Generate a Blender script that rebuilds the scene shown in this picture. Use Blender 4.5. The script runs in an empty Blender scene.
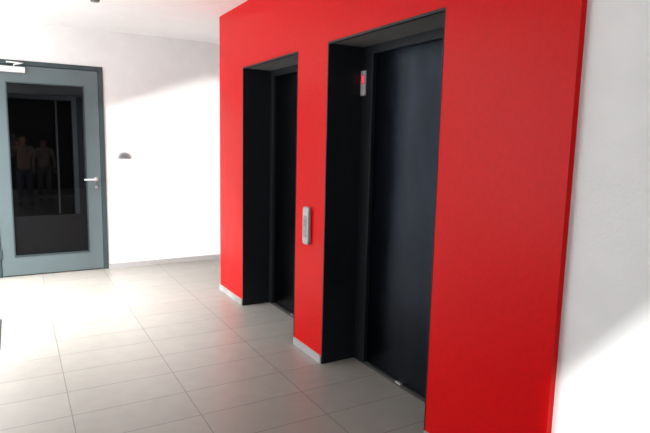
import bpy, bmesh, math
from mathutils import Vector, Matrix
S=bpy.context.scene
C=S.collection
try:
    S.view_settings.view_transform='Standard'; S.view_settings.look='None'
except Exception: pass

# ------------------------------------------------------------ materials
def mat(name,col,rough=.5,metal=0.,spec=.5,noise=0.,nscale=40.,bump=0.,bscale=200.,coat=0.,emit=None,es=0.,stretch=None):
    m=bpy.data.materials.new(name); m.use_nodes=True
    N=m.node_tree.nodes; L=m.node_tree.links; b=N['Principled BSDF']
    b.inputs['Base Color'].default_value=(*col,1); b.inputs['Roughness'].default_value=rough
    b.inputs['Metallic'].default_value=metal; b.inputs['Specular IOR Level'].default_value=spec
    b.inputs['Coat Weight'].default_value=coat
    if emit: b.inputs['Emission Color'].default_value=(*emit,1); b.inputs['Emission Strength'].default_value=es
    tc=N.new('ShaderNodeTexCoord'); mp=N.new('ShaderNodeMapping'); L.new(tc.outputs['Object'],mp.inputs[0])
    if stretch: mp.inputs['Scale'].default_value=stretch
    if noise>0:
        n=N.new('ShaderNodeTexNoise'); n.inputs['Scale'].default_value=nscale; n.inputs['Detail'].default_value=4
        L.new(mp.outputs[0],n.inputs['Vector'])
        r=N.new('ShaderNodeValToRGB'); r.color_ramp.elements[0].position=.3; r.color_ramp.elements[1].position=.7
        r.color_ramp.elements[0].color=(*[c*(1-noise) for c in col],1)
        r.color_ramp.elements[1].color=(*[min(1,c*(1+noise)) for c in col],1)
        L.new(n.outputs['Fac'],r.inputs[0]); L.new(r.outputs[0],b.inputs['Base Color'])
    if bump>0:
        n=N.new('ShaderNodeTexNoise'); n.inputs['Scale'].default_value=bscale; n.inputs['Detail'].default_value=3
        L.new(mp.outputs[0],n.inputs['Vector'])
        bp=N.new('ShaderNodeBump'); bp.inputs['Strength'].default_value=bump; bp.inputs['Distance'].default_value=.002
        L.new(n.outputs['Fac'],bp.inputs['Height']); L.new(bp.outputs[0],b.inputs['Normal'])
    return m
M_white=mat('white_plaster',(.825,.83,.825),.9,noise=.02,nscale=8,bump=.3,bscale=90,spec=.2)
M_ceil=mat('ceiling_paint',(.88,.88,.875),.95,noise=.015,nscale=5,spec=.1)
M_red=mat('red_laminate',(.62,.0005,.002),.34,spec=.12,noise=.05,nscale=40,bump=.02,bscale=300)
M_black=mat('charcoal_lacquer_steel',(.008,.010,.013),.48,spec=.28,noise=.1,nscale=20)
M_blackp=mat('matt_black_panel',(.008,.008,.009),.6,spec=.08,noise=.1,nscale=20)
M_panel=mat('blue_black_lift_steel',(.0155,.020,.028),.26,metal=1.,noise=.25,nscale=7,bump=.12,bscale=120,stretch=(1,1,.3))
M_soffit=mat('grey_soffit',(.14,.14,.135),.6)
M_sill=mat('dark_sill_metal',(.06,.06,.06),.5)
M_steel=mat('brushed_steel',(.62,.62,.62),.35,metal=.8,noise=.06,nscale=60,stretch=(1,.05,1))
M_base=mat('silver_skirting',(.48,.48,.48),.4,metal=.35,noise=.04,nscale=30)
M_teal=mat('teal_grey_door_paint',(.112,.152,.160),.45,noise=.03,nscale=6)
M_tealdark=mat('dark_teal_frame_paint',(.033,.055,.06),.45,noise=.03,nscale=6)
M_plastic=mat('white_plastic',(.78,.78,.76),.4,noise=.02,nscale=10)
M_greypl=mat('grey_plastic',(.13,.13,.14),.4,noise=.02,nscale=10)
M_midgrey=mat('mid_grey_plastic',(.26,.27,.28),.4,noise=.02,nscale=10)
M_silverpl=mat('silver_plastic',(.42,.43,.44),.4,metal=.3,noise=.02,nscale=20)
M_silver2=mat('satin_faceplate',(.44,.44,.45),.4,metal=.3,noise=.02,nscale=20)
M_pale=mat('pale_silver_casing',(.62,.60,.61),.4,metal=.1,noise=.02,nscale=20)
M_darkpl=mat('dark_plastic',(.03,.03,.035),.4,noise=.05,nscale=20)
M_led=mat('red_display',(.3,.02,.02),.3,emit=(1,.05,.12),es=2.2)
M_ledpanel=mat('glowing_display_window',(.20,.05,.06),.3,emit=(1,.03,.10),es=.45)
M_ledoff=mat('amber_button',(.5,.1,.05),.3)
M_mat=mat('charcoal_mat',(.02,.02,.022),.95,noise=.4,nscale=150,bump=.6,bscale=400)
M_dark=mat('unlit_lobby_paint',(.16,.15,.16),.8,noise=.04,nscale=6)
M_rear=mat('rear_wall_shade',(.08,.077,.08),.9,noise=.04,nscale=6)  # shade put into the colour so the door glass reflects dark
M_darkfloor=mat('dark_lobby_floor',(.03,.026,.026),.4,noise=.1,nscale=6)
M_greyframe=mat('grey_portal_paint',(.50,.50,.51),.6,noise=.03,nscale=6)

def tile_mat():
    m=bpy.data.materials.new('grey_floor_tiles'); m.use_nodes=True
    N=m.node_tree.nodes; L=m.node_tree.links; b=N['Principled BSDF']
    tc=N.new('ShaderNodeTexCoord'); mp=N.new('ShaderNodeMapping'); L.new(tc.outputs['Object'],mp.inputs[0])
    mp.inputs['Location'].default_value=(-.20+6,-.27+6,0)
    br=N.new('ShaderNodeTexBrick'); br.offset=0; br.squash=1
    br.inputs['Scale'].default_value=1; br.inputs['Brick Width'].default_value=.6; br.inputs['Row Height'].default_value=.3
    br.inputs['Mortar Size'].default_value=.0030; br.inputs['Mortar Smooth'].default_value=.3; br.inputs['Bias'].default_value=0
    br.inputs['Color1'].default_value=(.300,.283,.256,1); br.inputs['Color2'].default_value=(.275,.260,.235,1)
    br.inputs['Mortar'].default_value=(.14,.132,.12,1)
    L.new(mp.outputs[0],br.inputs['Vector'])
    n=N.new('ShaderNodeTexNoise'); n.inputs['Scale'].default_value=9; n.inputs['Detail'].default_value=8
    L.new(tc.outputs['Object'],n.inputs['Vector'])
    mr=N.new('ShaderNodeMapRange'); mr.inputs['To Min'].default_value=.88; mr.inputs['To Max'].default_value=1.12
    L.new(n.outputs['Fac'],mr.inputs['Value'])
    mx=N.new('ShaderNodeMix'); mx.data_type='RGBA'; mx.blend_type='MULTIPLY'; mx.inputs['Factor'].default_value=1
    L.new(br.outputs['Color'],mx.inputs['A']); L.new(mr.outputs['Result'],mx.inputs['B'])
    L.new(mx.outputs['Result'],b.inputs['Base Color'])
    b.inputs['Roughness'].default_value=.36; b.inputs['Specular IOR Level'].default_value=.65
    bp=N.new('ShaderNodeBump'); bp.inputs['Strength'].default_value=.2; bp.inputs['Distance'].default_value=.001; bp.invert=True
    L.new(br.outputs['Fac'],bp.inputs['Height']); L.new(bp.outputs[0],b.inputs['Normal'])
    return m
M_tile=tile_mat()
def glass_mat():
    m=bpy.data.materials.new('dark_door_glass'); m.use_nodes=True
    N=m.node_tree.nodes; L=m.node_tree.links; N.remove(N['Principled BSDF'])
    t=N.new('ShaderNodeBsdfTransparent'); t.inputs[0].default_value=(.55,.58,.6,1)
    g=N.new('ShaderNodeBsdfGlossy'); g.inputs['Roughness'].default_value=.0; g.inputs['Color'].default_value=(.9,.92,.95,1)
    fr=N.new('ShaderNodeFresnel'); fr.inputs['IOR'].default_value=1.5
    mx=N.new('ShaderNodeMixShader'); L.new(fr.outputs[0],mx.inputs[0]); L.new(t.outputs[0],mx.inputs[1]); L.new(g.outputs[0],mx.inputs[2])
    L.new(mx.outputs[0],N['Material Output'].inputs[0]); return m
M_glass=glass_mat()

# ------------------------------------------------------------ mesh helpers
def boxes(name,bl,m,parent=None,bevel=0,kind=None):
    bm=bmesh.new()
    for (x0,x1,y0,y1,z0,z1) in bl:
        r=bmesh.ops.create_cube(bm,size=1)
        for v in r['verts']:
            v.co=Vector(((x0+x1)/2+v.co.x*(x1-x0),(y0+y1)/2+v.co.y*(y1-y0),(z0+z1)/2+v.co.z*(z1-z0)))
    me=bpy.data.meshes.new(name); bm.to_mesh(me); bm.free()
    o=bpy.data.objects.new(name,me); C.objects.link(o); me.materials.append(m)
    if bevel>0:
        md=o.modifiers.new('bevel','BEVEL'); md.width=bevel; md.segments=3; md.limit_method='ANGLE'
    if parent: o.parent=parent
    if kind: o['kind']=kind
    return o
def poly_extrude(name,pts,axis,a0,a1,m,parent=None,bevel=0):
    bm=bmesh.new()
    def mk(p,a):
        c=list(p); c.insert(axis,a); return bm.verts.new(c)
    A=[mk(p,a0) for p in pts]; Bv=[mk(p,a1) for p in pts]
    n=len(pts); bm.faces.new(A); bm.faces.new(Bv[::-1])
    for i in range(n): bm.faces.new((A[i],Bv[i],Bv[(i+1)%n],A[(i+1)%n]))
    bmesh.ops.recalc_face_normals(bm,faces=bm.faces)
    me=bpy.data.meshes.new(name); bm.to_mesh(me); bm.free()
    o=bpy.data.objects.new(name,me); C.objects.link(o); me.materials.append(m)
    if bevel>0:
        md=o.modifiers.new('bevel','BEVEL'); md.width=bevel; md.segments=3; md.limit_method='ANGLE'
    if parent: o.parent=parent
    return o
def cyl(name,c,axis,r,d,m,parent=None,seg=32,bevel=0):
    bm=bmesh.new(); bmesh.ops.create_cone(bm,cap_ends=True,segments=seg,radius1=r,radius2=r,depth=d)
    if axis=='x': bmesh.ops.rotate(bm,verts=bm.verts,matrix=Matrix.Rotation(math.pi/2,3,'Y'))
    if axis=='y': bmesh.ops.rotate(bm,verts=bm.verts,matrix=Matrix.Rotation(math.pi/2,3,'X'))
    bmesh.ops.translate(bm,verts=bm.verts,vec=c)
    me=bpy.data.meshes.new(name); bm.to_mesh(me); bm.free()
    for p in me.polygons: p.use_smooth=len(p.vertices)==4
    o=bpy.data.objects.new(name,me); C.objects.link(o); me.materials.append(m)
    if bevel>0:
        md=o.modifiers.new('bevel','BEVEL'); md.width=bevel; md.segments=3; md.limit_method='ANGLE'
    if parent: o.parent=parent
    return o
def rrect(w,h,r,cx=0,cy=0,n=6):
    P=[]
    for (sx,sy,a0) in ((1,1,0),(-1,1,90),(-1,-1,180),(1,-1,270)):
        for i in range(n+1):
            a=math.radians(a0+90*i/n); P.append((cx+sx*(w/2-r)+r*math.cos(a),cy+sy*(h/2-r)+r*math.sin(a)))
    return P
def empty(name,loc,label,cat,kind=None):
    e=bpy.data.objects.new(name,None); e.location=loc; C.objects.link(e); e.empty_display_size=.1
    if label: e['label']=label
    if cat: e['category']=cat
    if kind: e['kind']=kind
    return e
def attach(parent,kids):
    bpy.context.view_layer.update()
    for k in kids:
        k.parent=parent; k.matrix_parent_inverse=parent.matrix_world.inverted()

# ------------------------------------------------------------ dimensions
h=1.45
D=1.702; T=.028; YR0=5.0; E1a,E1b=4.404,3.378; E2a,E2b=2.974,1.925; YR1=1.243
B=6.352; HOP=2.062; HC=2.577
XL=-2.0; YB=-4.2; XC=3.8
DX0,DX1,DH=-.21,.862,2.196

# ------------------------------------------------------------ room shell
floor=boxes('floor',[(XL-.04,XC,YB-.1,B+.16,-.1,0)],M_tile,kind='structure')
ceiling=boxes('ceiling',[(XL-.04,XC,YB-.1,B+.16,HC,HC+.1)],M_ceil,kind='structure')
wall_back=boxes('wall_back',[(XL,DX0,B,B+.16,0,HC),(DX1,XC,B,B+.16,0,HC),(DX0,DX1,B,B+.16,DH,HC)],M_white,kind='structure')
wx0,wx1=D+T,2.3
wall_right=boxes('wall_right',[(wx0,wx1,YB,E2b-.001,0,HC),(wx0,wx1,E2a+.001,E1b-.001,0,HC),(wx0,wx1,E1a+.001,YR0-.03,0,HC),
    (wx0,wx1,E2b-.001,E2a+.001,HOP+.001,HC),(wx0,wx1,E1b-.001,E1a+.001,HOP+.001,HC),(2.25,2.3,E2b,E1a,0,HOP)],M_white,kind='structure')
clad=boxes('wall_lifts',[(D,wx0,YR1,E2b,0,HC),(D,wx0,E2a,E1b,0,HC),(D,wx0,E1a,YR0,0,HC),
    (D,wx0,E2b,E2a,HOP,HC),(D,wx0,E1b,E1a,HOP,HC),(wx0,2.3,YR0-.03,YR0,0,HC)],M_red,kind='structure')
clad['label']='satin red wall cladding around the two lift entrances'
wall_side=boxes('wall_side',[(XC,XC+.1,YR0-1,B+.16,0,HC),(2.3,XC,YR0-1,YR0-.95,0,HC)],M_white,kind='structure')
wall_rear=boxes('wall_rear',[(XL,XC,YB-.1,YB,0,HC)],M_rear,kind='structure')
def wall_with_holes():  # unseen wall, openings cut to shape the sun patches opposite
    y0,y1=YB,B
    a,b_,zb=2.90,5.02,.03
    P=[[(y0,0),(-1.5,0),(-1.5,HC),(y0,HC)],
       [(-1.5,0),(-.53,0),(-.53,.37),(-1.255,.37),(-1.255,1.74),(-1.255,HC),(-1.5,HC)],
       [(-1.255,HC),(-1.255,1.74),(-.53,.91),(-.53,HC)],
       [(-.53,0),(a,0),(a,1.15),(3.24,1.75),(3.24,HC),(-.53,HC)],
       [(a,0),(b_,0),(b_,zb),(a,zb)],[(4.45,2.56),(b_,2.0),(b_,HC),(4.45,HC)],[(3.24,2.56),(4.45,2.56),(4.45,HC),(3.24,HC)],
       [(b_,0),(y1,0),(y1,HC),(b_,HC)]]
    bm=bmesh.new()
    for pts in P:
        A=[bm.verts.new((XL,p[0],p[1])) for p in pts]; Q=[bm.verts.new((XL-.03,p[0],p[1])) for p in pts]
        n=len(pts); bm.faces.new(A); bm.faces.new(Q[::-1])
        for i in range(n): bm.faces.new((A[i],Q[i],Q[(i+1)%n],A[(i+1)%n]))
    bmesh.ops.recalc_face_normals(bm,faces=bm.faces)
    me=bpy.data.meshes.new('wall_left'); bm.to_mesh(me); bm.free()
    o=bpy.data.objects.new('wall_left',me); C.objects.link(o); me.materials.append(M_white); o['kind']='structure'
wall_with_holes()
bar=poly_extrude('shadow_bar_1',[(3.04,.03),(3.14,.03),(3.14,1.55),(3.04,1.38)],0,XL-.028,XL-.002,M_tealdark); bar['kind']='structure'  # unseen bar added to streak the sunlight on the red wall
bar2=poly_extrude('shadow_bar_2',[(3.62,.03),(3.68,.03),(3.68,2.56),(3.62,2.56)],0,XL-.028,XL-.002,M_tealdark); bar2['kind']='structure'  # second unseen bar, added to break up the incoming sun
boxes('baseboard_back',[(DX1+.003,XC-.002,B-.010,B,0,.055)],M_base,kind='structure')
boxes('baseboard_right',[(D-.009,D,YR1,E2b-.002,0,.052),(D-.009,D,E2a+.002,E1b-.002,0,.052),(D-.009,D,E1a+.002,YR0,0,.052)],M_base,kind='structure')

# unlit lobby behind the glass door
LY=11.3
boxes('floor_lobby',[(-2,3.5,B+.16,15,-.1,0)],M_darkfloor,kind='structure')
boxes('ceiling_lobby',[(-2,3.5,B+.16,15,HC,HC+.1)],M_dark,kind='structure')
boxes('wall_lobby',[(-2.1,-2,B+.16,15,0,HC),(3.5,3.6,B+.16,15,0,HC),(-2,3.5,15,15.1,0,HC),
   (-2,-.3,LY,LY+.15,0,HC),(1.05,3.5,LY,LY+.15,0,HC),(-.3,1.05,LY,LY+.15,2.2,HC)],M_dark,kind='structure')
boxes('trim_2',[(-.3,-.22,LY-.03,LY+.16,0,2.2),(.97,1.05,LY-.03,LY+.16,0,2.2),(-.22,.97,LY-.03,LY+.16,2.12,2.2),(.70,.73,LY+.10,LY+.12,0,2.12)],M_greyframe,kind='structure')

# ------------------------------------------------------------ glass door
door=empty('door_1',((DX0+DX1)/2,B,0),'teal-grey metal framed glass door in white wall','door','structure')
fr=boxes('frame',[(DX0,DX0+.045,B-.012,B+.1,0,DH),(DX1-.045,DX1,B-.012,B+.1,0,DH),(DX0+.045,DX1-.045,B-.012,B+.1,DH-.045,DH)],M_tealdark,bevel=.003)
LX0,LX1,LZ0,LZ1=DX0+.05,DX1-.05,.012,DH-.05
GX0,GX1,GZ0,GZ1=-.045,.675,.205,1.985
leaf=boxes('leaf',[(LX0,GX0,B,B+.055,LZ0,LZ1),(GX1,LX1,B,B+.055,LZ0,LZ1),(GX0,GX1,B,B+.055,LZ0,GZ0),(GX0,GX1,B,B+.055,GZ1,LZ1)],M_teal)
seal=boxes('glazing_bead',[(GX0,GX0+.012,B-.004,B+.03,GZ0,GZ1),(GX1-.012,GX1,B-.004,B+.03,GZ0,GZ1),(GX0+.012,GX1-.012,B-.004,B+.03,GZ0,GZ0+.012),(GX0+.012,GX1-.012,B-.004,B+.03,GZ1-.012,GZ1)],M_tealdark)
pane=boxes('glass_pane',[(GX0+.005,GX1-.005,B+.024,B+.030,.625,GZ1-.005)],M_glass)
lowp=boxes('lower_panel',[(GX0+.005,GX1-.005,B+.022,B+.032,GZ0+.005,.625)],M_blackp)  # opaque black sheet added to block reflections in the lower glass
hx=.765; hz=1.0
rose=cyl('rosette',(hx,B-.005,hz),'y',.026,.012,M_steel,bevel=.002)
def tube(name,pts,r,m):
    cu=bpy.data.curves.new(name,'CURVE'); cu.dimensions='3D'; cu.bevel_depth=r; cu.bevel_resolution=4; cu.use_fill_caps=True
    sp=cu.splines.new('POLY'); sp.points.add(len(pts)-1)
    for i,p in enumerate(pts): sp.points[i].co=(*p,1)
    o=bpy.data.objects.new(name,cu); C.objects.link(o); 
    bpy.context.view_layer.update()
    me=bpy.data.meshes.new_from_object(o.evaluated_get(bpy.context.evaluated_depsgraph_get()))
    bpy.data.objects.remove(o); o=bpy.data.objects.new(name,me); C.objects.link(o)
    me.materials.clear(); me.materials.append(m)
    for p in me.polygons: p.use_smooth=True
    return o
lever=tube('handle',[(hx,B-.004,hz),(hx,B-.045,hz),(hx-.01,B-.055,hz),(hx-.03,B-.058,hz),(hx-.125,B-.058,hz)],.011,M_pale)
lever['label']='brushed steel lever handle'
key=cyl('lock_cylinder',(hx,B-.004,hz-.085),'y',.016,.010,M_steel,bevel=.002)
clo=poly_extrude('door_closer',[(LX0+.03,2.075),(.13,2.075),(.135,2.08),(.135,2.125),(.13,2.13),(LX0+.03,2.13)],1,B-.05,B-.001,M_plastic,bevel=.004)
clo['label']='white overhead door closer box'
arm=tube('closer_arm',[(.04,B-.03,2.13),(.04,B-.04,2.150),(.115,B-.12,2.158),(-.02,B-.03,2.172),(-.02,B-.012,2.172)],.007,M_plastic)
hinge=[boxes('hinge',[(LX0-.012,LX0+.010,B-.014,B-.001,z-.05,z+.05)],M_tealdark,bevel=.003) for z in (.25,1.95)]
attach(door,[fr,leaf,seal,pane,lowp,rose,lever,key,clo,arm]+hinge)

# ------------------------------------------------------------ lifts
XD=1.95
def lift(y0,y1,label,indicator,fw):
    e=empty('elevator_entrance',(D,(y0+y1)/2,0),label,'elevator')
    g=.0015
    K=[]
    K.append(boxes('lining',[(D-.002,XD,y1-.012,y1-g,.001,HOP-g),(D-.002,XD,y0+g,y0+.006,.001,HOP-g),(D-.002,D+.02,y0+.006,y1-.012,HOP-.014,HOP-g)],M_black))
    K.append(boxes('soffit',[(D+.02,XD,y0+.006,y1-.012,HOP-.010,HOP-g)],M_soffit))
    K.append(boxes('door_frame',[(XD,XD+.06,y1-fw,y1-g,.001,HOP-g),(XD,XD+.06,y0+g,y0+.05,.001,HOP-g),(XD,XD+.06,y0+.05,y1-fw,HOP-.06,HOP-g)],M_black,bevel=.003))
    ym=y0+.17
    K.append(boxes('door_panel',[(XD+.025,XD+.055,ym-.02,y1-fw-.001,.016,HOP-.058)],M_panel,bevel=.002))
    K.append(boxes('door_panel',[(XD+.058,XD+.088,y0+.045,ym+.03,.016,HOP-.058)],M_panel,bevel=.002))
    K.append(boxes('sill',[(XD+.0,XD+.12,y0+.02,y1-.02,.001,.010),(XD+.010,XD+.018,y0+.05,y1-fw,.010,.013)],M_sill))
    K.append(boxes('door_guide',[(XD+.002,XD+.022,2.45+(y0-E2b),2.50+(y0-E2b),.010,.022)],M_steel,bevel=.002))
    if indicator:
        yc=y1-.034
        K.append(boxes('floor_indicator',[(XD-.012,XD,yc-.028,yc+.020,1.752,1.905)],M_pale,bevel=.002))
        bl=[]
        zc=1.852; s=.016; yc-=.004
        for (a,b_) in (((-s/2,s/2),(s*.9,s*1.15)),((-s/2,s/2),(-.12*s,.12*s)),((-s/2,s/2),(-s*1.15,-s*.9)),((-s/2,-s/2+.005),(-s,s))):
            bl.append((XD-.015,XD-.0125,yc+a[0],yc+a[1],zc+b_[0],zc+b_[1]))
        K.append(boxes('display',[(XD-.0135,XD-.012,yc-.016,yc+.016,zc-.028,zc+.028)],M_ledpanel))
        K.append(boxes('display_digit',bl,M_led))
    attach(e,K)
    return e
lift(E2b,E2a,'dark steel lift entrance with red lit floor indicator',True,.13)
lift(E1b,E1a,'dark steel lift entrance without floor indicator',False,.075)

cy=3.185
cp=empty('call_panel',(D,cy,.895),'silver lift call panel on red wall between lifts','call button')
body=poly_extrude('body',rrect(.084,.258,.024,cy,.895),0,D-.028,D+.0005,M_silverpl,bevel=.010)
face=poly_extrude('faceplate',rrect(.044,.150,.012,cy,.890),0,D-.030,D-.027,M_midgrey,bevel=.001)
bt=[cyl('button',(D-.031,cy,z),'x',.011,.005,M_silverpl,bevel=.002) for z in (.880,)]
bi=cyl('indicator_light',(D-.031,cy,.925),'x',.005,.004,M_ledoff)
attach(cp,[body,face,bi]+bt)

wr=empty('wall_reader',(1.055,B,1.26),'small grey half-dome switch on bright white wall','switch')
def dome(name,c,rx,rz,d,half,m):
    pts=[]
    for i in range(17):
        a=math.pi*i/16; pts.append((c[0]+rx*math.cos(a),c[2]+half*rz*math.sin(a)))
    return poly_extrude(name,pts,1,c[1]-d,c[1]-.001,m,bevel=.004)
attach(wr,[dome('backplate',(1.058,B,1.225),.066,.072,.014,1,M_midgrey),
           dome('cover',(1.048,B,1.232),.036,.046,.026,1,M_greypl)])

sd=empty('smoke_detector',(.63,4.93,HC),'small round smoke detector on white ceiling','smoke detector')
attach(sd,[cyl('base',(.63,4.93,HC-.006),'z',.05,.012,M_plastic,bevel=.002),cyl('sensor_head',(.63,4.93,HC-.022),'z',.036,.022,M_greypl,bevel=.005)])
dm=boxes('doormat',[(-1.25,-.145,4.15,4.85,0,.012)],M_mat,bevel=.004)
dm['label']='charcoal ribbed doormat lying on grey tiles'; dm['category']='doormat'

# ------------------------------------------------------------ photographer and companion (mirrored in door glass)
def skinmesh(name,V,E,R,m,root=0,sub=2):
    me=bpy.data.meshes.new(name); me.from_pydata(V,E,[]); me.update()
    o=bpy.data.objects.new(name,me); C.objects.link(o)
    sk=o.modifiers.new('skin','SKIN'); sk.use_smooth_shade=True
    if not me.skin_vertices: 
        bm=bmesh.new(); bm.from_mesh(me); bm.verts.layers.skin.verify(); bm.to_mesh(me); bm.free()
    for i,r in enumerate(R):
        sv=me.skin_vertices[0].data[i]; sv.radius=r if isinstance(r,tuple) else (r,r); sv.use_root=(i==root)
    ss=o.modifiers.new('sub','SUBSURF'); ss.levels=sub; ss.render_levels=sub
    bpy.context.view_layer.update()
    nm=bpy.data.meshes.new_from_object(o.evaluated_get(bpy.context.evaluated_depsgraph_get()))
    bpy.data.objects.remove(o)
    nm.materials.clear(); nm.materials.append(m)
    for p in nm.polygons: p.use_smooth=True
    o=bpy.data.objects.new(name,nm); C.objects.link(o); return o
def merge(objs,name):
    bm=bmesh.new()
    for o in objs: bm.from_mesh(o.data)
    me=bpy.data.meshes.new(name); bm.to_mesh(me); bm.free()
    me.materials.append(objs[0].data.materials[0])
    for p in me.polygons: p.use_smooth=True
    for o in objs: bpy.data.objects.remove(o)
    o=bpy.data.objects.new(name,me); C.objects.link(o); return o
M_skin=mat('skin',(.62,.38,.28),.5,noise=.05,nscale=20)
def person(x,y,s,raised,mtop,mleg,mhair,label):
    def P(a,b_,c): return (x+a*s,y+b_*s,c*s)
    e=empty('person',(x,y,0),label,'person')
    if raised: hl,hr=((-.24,.03,1.15),(-.25,.20,1.44)),((.13,.10,1.16),(-.10,.21,1.44))
    else: hl,hr=((-.25,-.01,1.10),(-.26,.05,.86)),((.25,-.01,1.10),(.26,.05,.86))
    V=[P(0,0,.93),P(0,-.01,1.05),P(0,0,1.22),P(0,0,1.36),P(0,.005,1.43),P(0,.01,1.48),P(0,.02,1.56),P(0,.015,1.635),
       P(-.17,0,1.36),P(*hl[0]),P(*hl[1]),
       P(.17,0,1.36),P(*hr[0]),P(*hr[1]),
       P(-.09,0,.86),P(-.10,.01,.48),P(-.11,-.01,.08),P(-.12,.12,.035),
       P(.09,0,.86),P(.10,.01,.48),P(.11,-.01,.08),P(.12,.12,.035)]
    E=[(0,1),(1,2),(2,3),(3,4),(4,5),(5,6),(6,7),(3,8),(8,9),(9,10),(3,11),(11,12),(12,13),(0,14),(14,15),(15,16),(16,17),(0,18),(18,19),(19,20),(20,21)]
    R=[(.14,.10),(.125,.09),(.14,.10),(.10,.075),.052,.055,.078,.062,.058,.042,.026,.058,.042,.026,.085,.055,.036,.034,.085,.055,.036,.034]
    R=[tuple(q*s for q in (r if isinstance(r,tuple) else (r,r))) for r in R]
    parts=[skinmesh('b',V,E,R,M_skin)]
    for side,(el,ha) in ((-1,hl),(1,hr)):
        hd=Vector(ha)-Vector(el); hd.normalize()
        c=Vector(ha)+hd*.05
        lat=Vector((1,0,0))
        for k,(off,ln) in enumerate(((-.030,.06),(-.010,.07),(.010,.068),(.030,.052))):
            a=Vector(ha)+hd*.02+lat*off*.6; b1=c+lat*off+hd*.02; b2=b1+hd*ln*.5+Vector((-side*.004,.008,0)); b3=b2+(hd*.35+Vector((-side*.35,.5,0)))*ln*.5
            parts.append(skinmesh('f',[P(*a),P(*b1),P(*b2),P(*b3)],[(0,1),(1,2),(2,3)],[.014*s,.010*s,.009*s,.008*s],M_skin,sub=1))
        a=Vector(ha)+hd*.01; b1=a+lat*(-side*.03)+hd*.03; b2=b1+lat*(-side*.018)+hd*.03
        parts.append(skinmesh('f',[P(*a),P(*b1),P(*b2)],[(0,1),(1,2)],[.013*s,.011*s,.009*s],M_skin,sub=1))
    parts.append(skinmesh('n',[P(0,.075,1.585),P(0,.105,1.555),P(0,.09,1.548)],[(0,1),(1,2)],[.008*s,.013*s,.010*s],M_skin,sub=1))
    for sd_ in (-1,1): parts.append(skinmesh('n',[P(.076*sd_,.01,1.585),P(.083*sd_,.004,1.565),P(.076*sd_,.01,1.54)],[(0,1),(1,2)],[.010*s]*3,M_skin,sub=1))
    bd=merge(parts,'body')
    V2=[P(0,0,.90),P(0,-.01,1.05),P(0,0,1.22),P(0,0,1.37),P(-.17,0,1.365),P(*(Vector((-.17,0,1.36)).lerp(Vector(hl[0]),.6))),P(.17,0,1.365),P(*(Vector((.17,0,1.36)).lerp(Vector(hr[0]),.6)))]
    top=skinmesh('shirt',V2,[(0,1),(1,2),(2,3),(3,4),(4,5),(3,6),(6,7)],[tuple(q*s for q in r) for r in ((.165,.125),(.15,.11),(.16,.118),(.11,.085),(.072,.07),(.058,.058),(.072,.07),(.058,.058))],mtop)
    V3=[P(0,0,.95),P(-.09,0,.86),P(-.10,.01,.48),P(-.11,-.01,.12),P(.09,0,.86),P(.10,.01,.48),P(.11,-.01,.12)]
    leg=skinmesh('trousers',V3,[(0,1),(1,2),(2,3),(0,4),(4,5),(5,6)],[tuple(q*s for q in r) for r in ((.15,.115),(.10,.10),(.07,.07),(.055,.055),(.10,.10),(.07,.07),(.055,.055))],mleg)
    hair=skinmesh('hair',[P(0,-.035,1.665),P(0,-.05,1.60),P(0,-.05,1.50)],[(0,1),(1,2)],[tuple(q*s for q in r) for r in ((.068,.06),(.085,.075),(.06,.04))],mhair)
    eyes=[]
    for sd_ in (-1,1):
        eyes.append(skinmesh('eye',[P(.03*sd_,.086,1.583),P(.036*sd_,.084,1.583)],[(0,1)],[.009*s,.009*s],M_plastic,sub=1))
    mouth=skinmesh('mouth',[P(-.018,.088,1.518),P(0,.093,1.516),P(.018,.088,1.518)],[(0,1),(1,2)],[.005*s,.007*s,.005*s],M_lips,root=1,sub=1)
    shoes=[skinmesh('shoe',[P(.11*q,-.05,.05),P(.115*q,.06,.045),P(.12*q,.17,.035)],[(0,1),(1,2)],[(.045*s,.045*s),(.048*s,.04*s),(.042*s,.03*s)],M_darkpl,sub=1) for q in (-1,1)]
    attach(e,[bd,top,leg,hair,mouth]+eyes+shoes)
    return e
M_lips=mat('lips',(.5,.15,.13),.5)
M_sh1=mat('beige_shirt',(.50,.40,.36),.9,noise=.05); M_sh2=mat('pale_blouse',(.50,.42,.41),.9,noise=.05)
M_tr1=mat('blue_denim',(.16,.18,.24),.9,noise=.1); M_tr2=mat('grey_trousers',(.30,.29,.29),.9,noise=.1)
M_hair=mat('brown_hair',(.05,.03,.02),.6,noise=.3,nscale=80,stretch=(1,1,.1))
person(.17,-.32,.88,True,M_sh1,M_tr1,M_hair,'person in beige shirt and jeans holding up a compact camera')
person(.58,-1.10,.84,False,M_sh2,M_tr2,M_hair,'person in pale blouse and grey trousers standing by photographer')
hc=empty('compact_camera',(0,-.07,1.44),'small black compact camera held up by photographer','camera')
attach(hc,[boxes('body',[(-.05,.05,-.085,-.062,1.415,1.475)],M_darkpl,bevel=.004),cyl('lens',(0,-.055,1.447),'y',.020,.02,M_silverpl,bevel=.002),
  cyl('shutter_button',(.03,-.073,1.477),'z',.006,.006,M_steel)])

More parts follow.
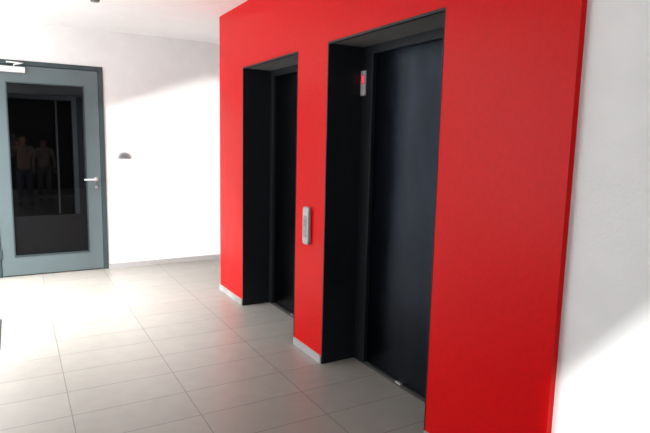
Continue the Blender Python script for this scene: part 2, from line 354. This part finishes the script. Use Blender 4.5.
# ------------------------------------------------------------ lights
def area(name,loc,rot,sx,sy,power,col,spread=180):
    l=bpy.data.lights.new(name,'AREA'); l.shape='RECTANGLE'; l.size=sx; l.size_y=sy; l.energy=power; l.color=col; l.spread=math.radians(spread)
    o=bpy.data.objects.new(name,l); o.location=loc; o.rotation_euler=rot; C.objects.link(o); return o
d=Vector((.85,.40,-.08)).normalized()
sl=bpy.data.lights.new('sun','SUN'); sl.energy=5.0; sl.angle=math.radians(2.0); sl.color=(1,.98,.96)
so=bpy.data.objects.new('sun',sl); C.objects.link(so); so.rotation_euler=(-d).to_track_quat('Z','Y').to_euler()
area('window_fill',(XL+.06,4.2,1.35),(0,math.radians(-90),0),2.0,2.6,42,(.95,.975,1))  # area fill added just inside the left opening
area('rear_fill',(-1.15,YB+.1,1.5),(math.radians(94),0,0),1.5,2.0,60,(.97,.98,1))  # fill added behind the camera, the rear wall has no opening
area('ceiling_wash',(-1.2,4.4,1.7),(math.radians(180),0,0),.8,3.4,62,(1,1,.99))  # upward fill added to brighten the ceiling, no fitting there
area('floor_fill',(-.3,5.1,2.5),(0,0,0),1.4,1.5,104,(1,1,.99),95)  # downward fill added to brighten the floor by the glass door
area('lobby_fill',(2.3,9.0,2.5),(0,0,0),.6,.6,45,(.95,.97,1))  # unseen fill added to bring out the grey frame behind the glass
w=bpy.data.worlds.new('sky'); S.world=w; w.use_nodes=True
w.node_tree.nodes['Background'].inputs[0].default_value=(.85,.92,1,1); w.node_tree.nodes['Background'].inputs[1].default_value=1.5

# ------------------------------------------------------------ camera
ya,pi_,ro=.5210,.1353,.0223
f=Vector((math.sin(ya)*math.cos(pi_),math.cos(ya)*math.cos(pi_),-math.sin(pi_)))
r=Vector((math.cos(ya),-math.sin(ya),0)); u=r.cross(f)
r2=r*math.cos(ro)+u*math.sin(ro); u2=-r*math.sin(ro)+u*math.cos(ro)
cam=bpy.data.cameras.new('camera'); co=bpy.data.objects.new('camera',cam); C.objects.link(co)
cam.sensor_width=36; cam.lens=541.62/650*36; cam.clip_start=.02
Mx=Matrix((( r2.x,u2.x,-f.x,0),(r2.y,u2.y,-f.y,0),(r2.z,u2.z,-f.z,h),(0,0,0,1)))
co.matrix_world=Mx
S.camera=co
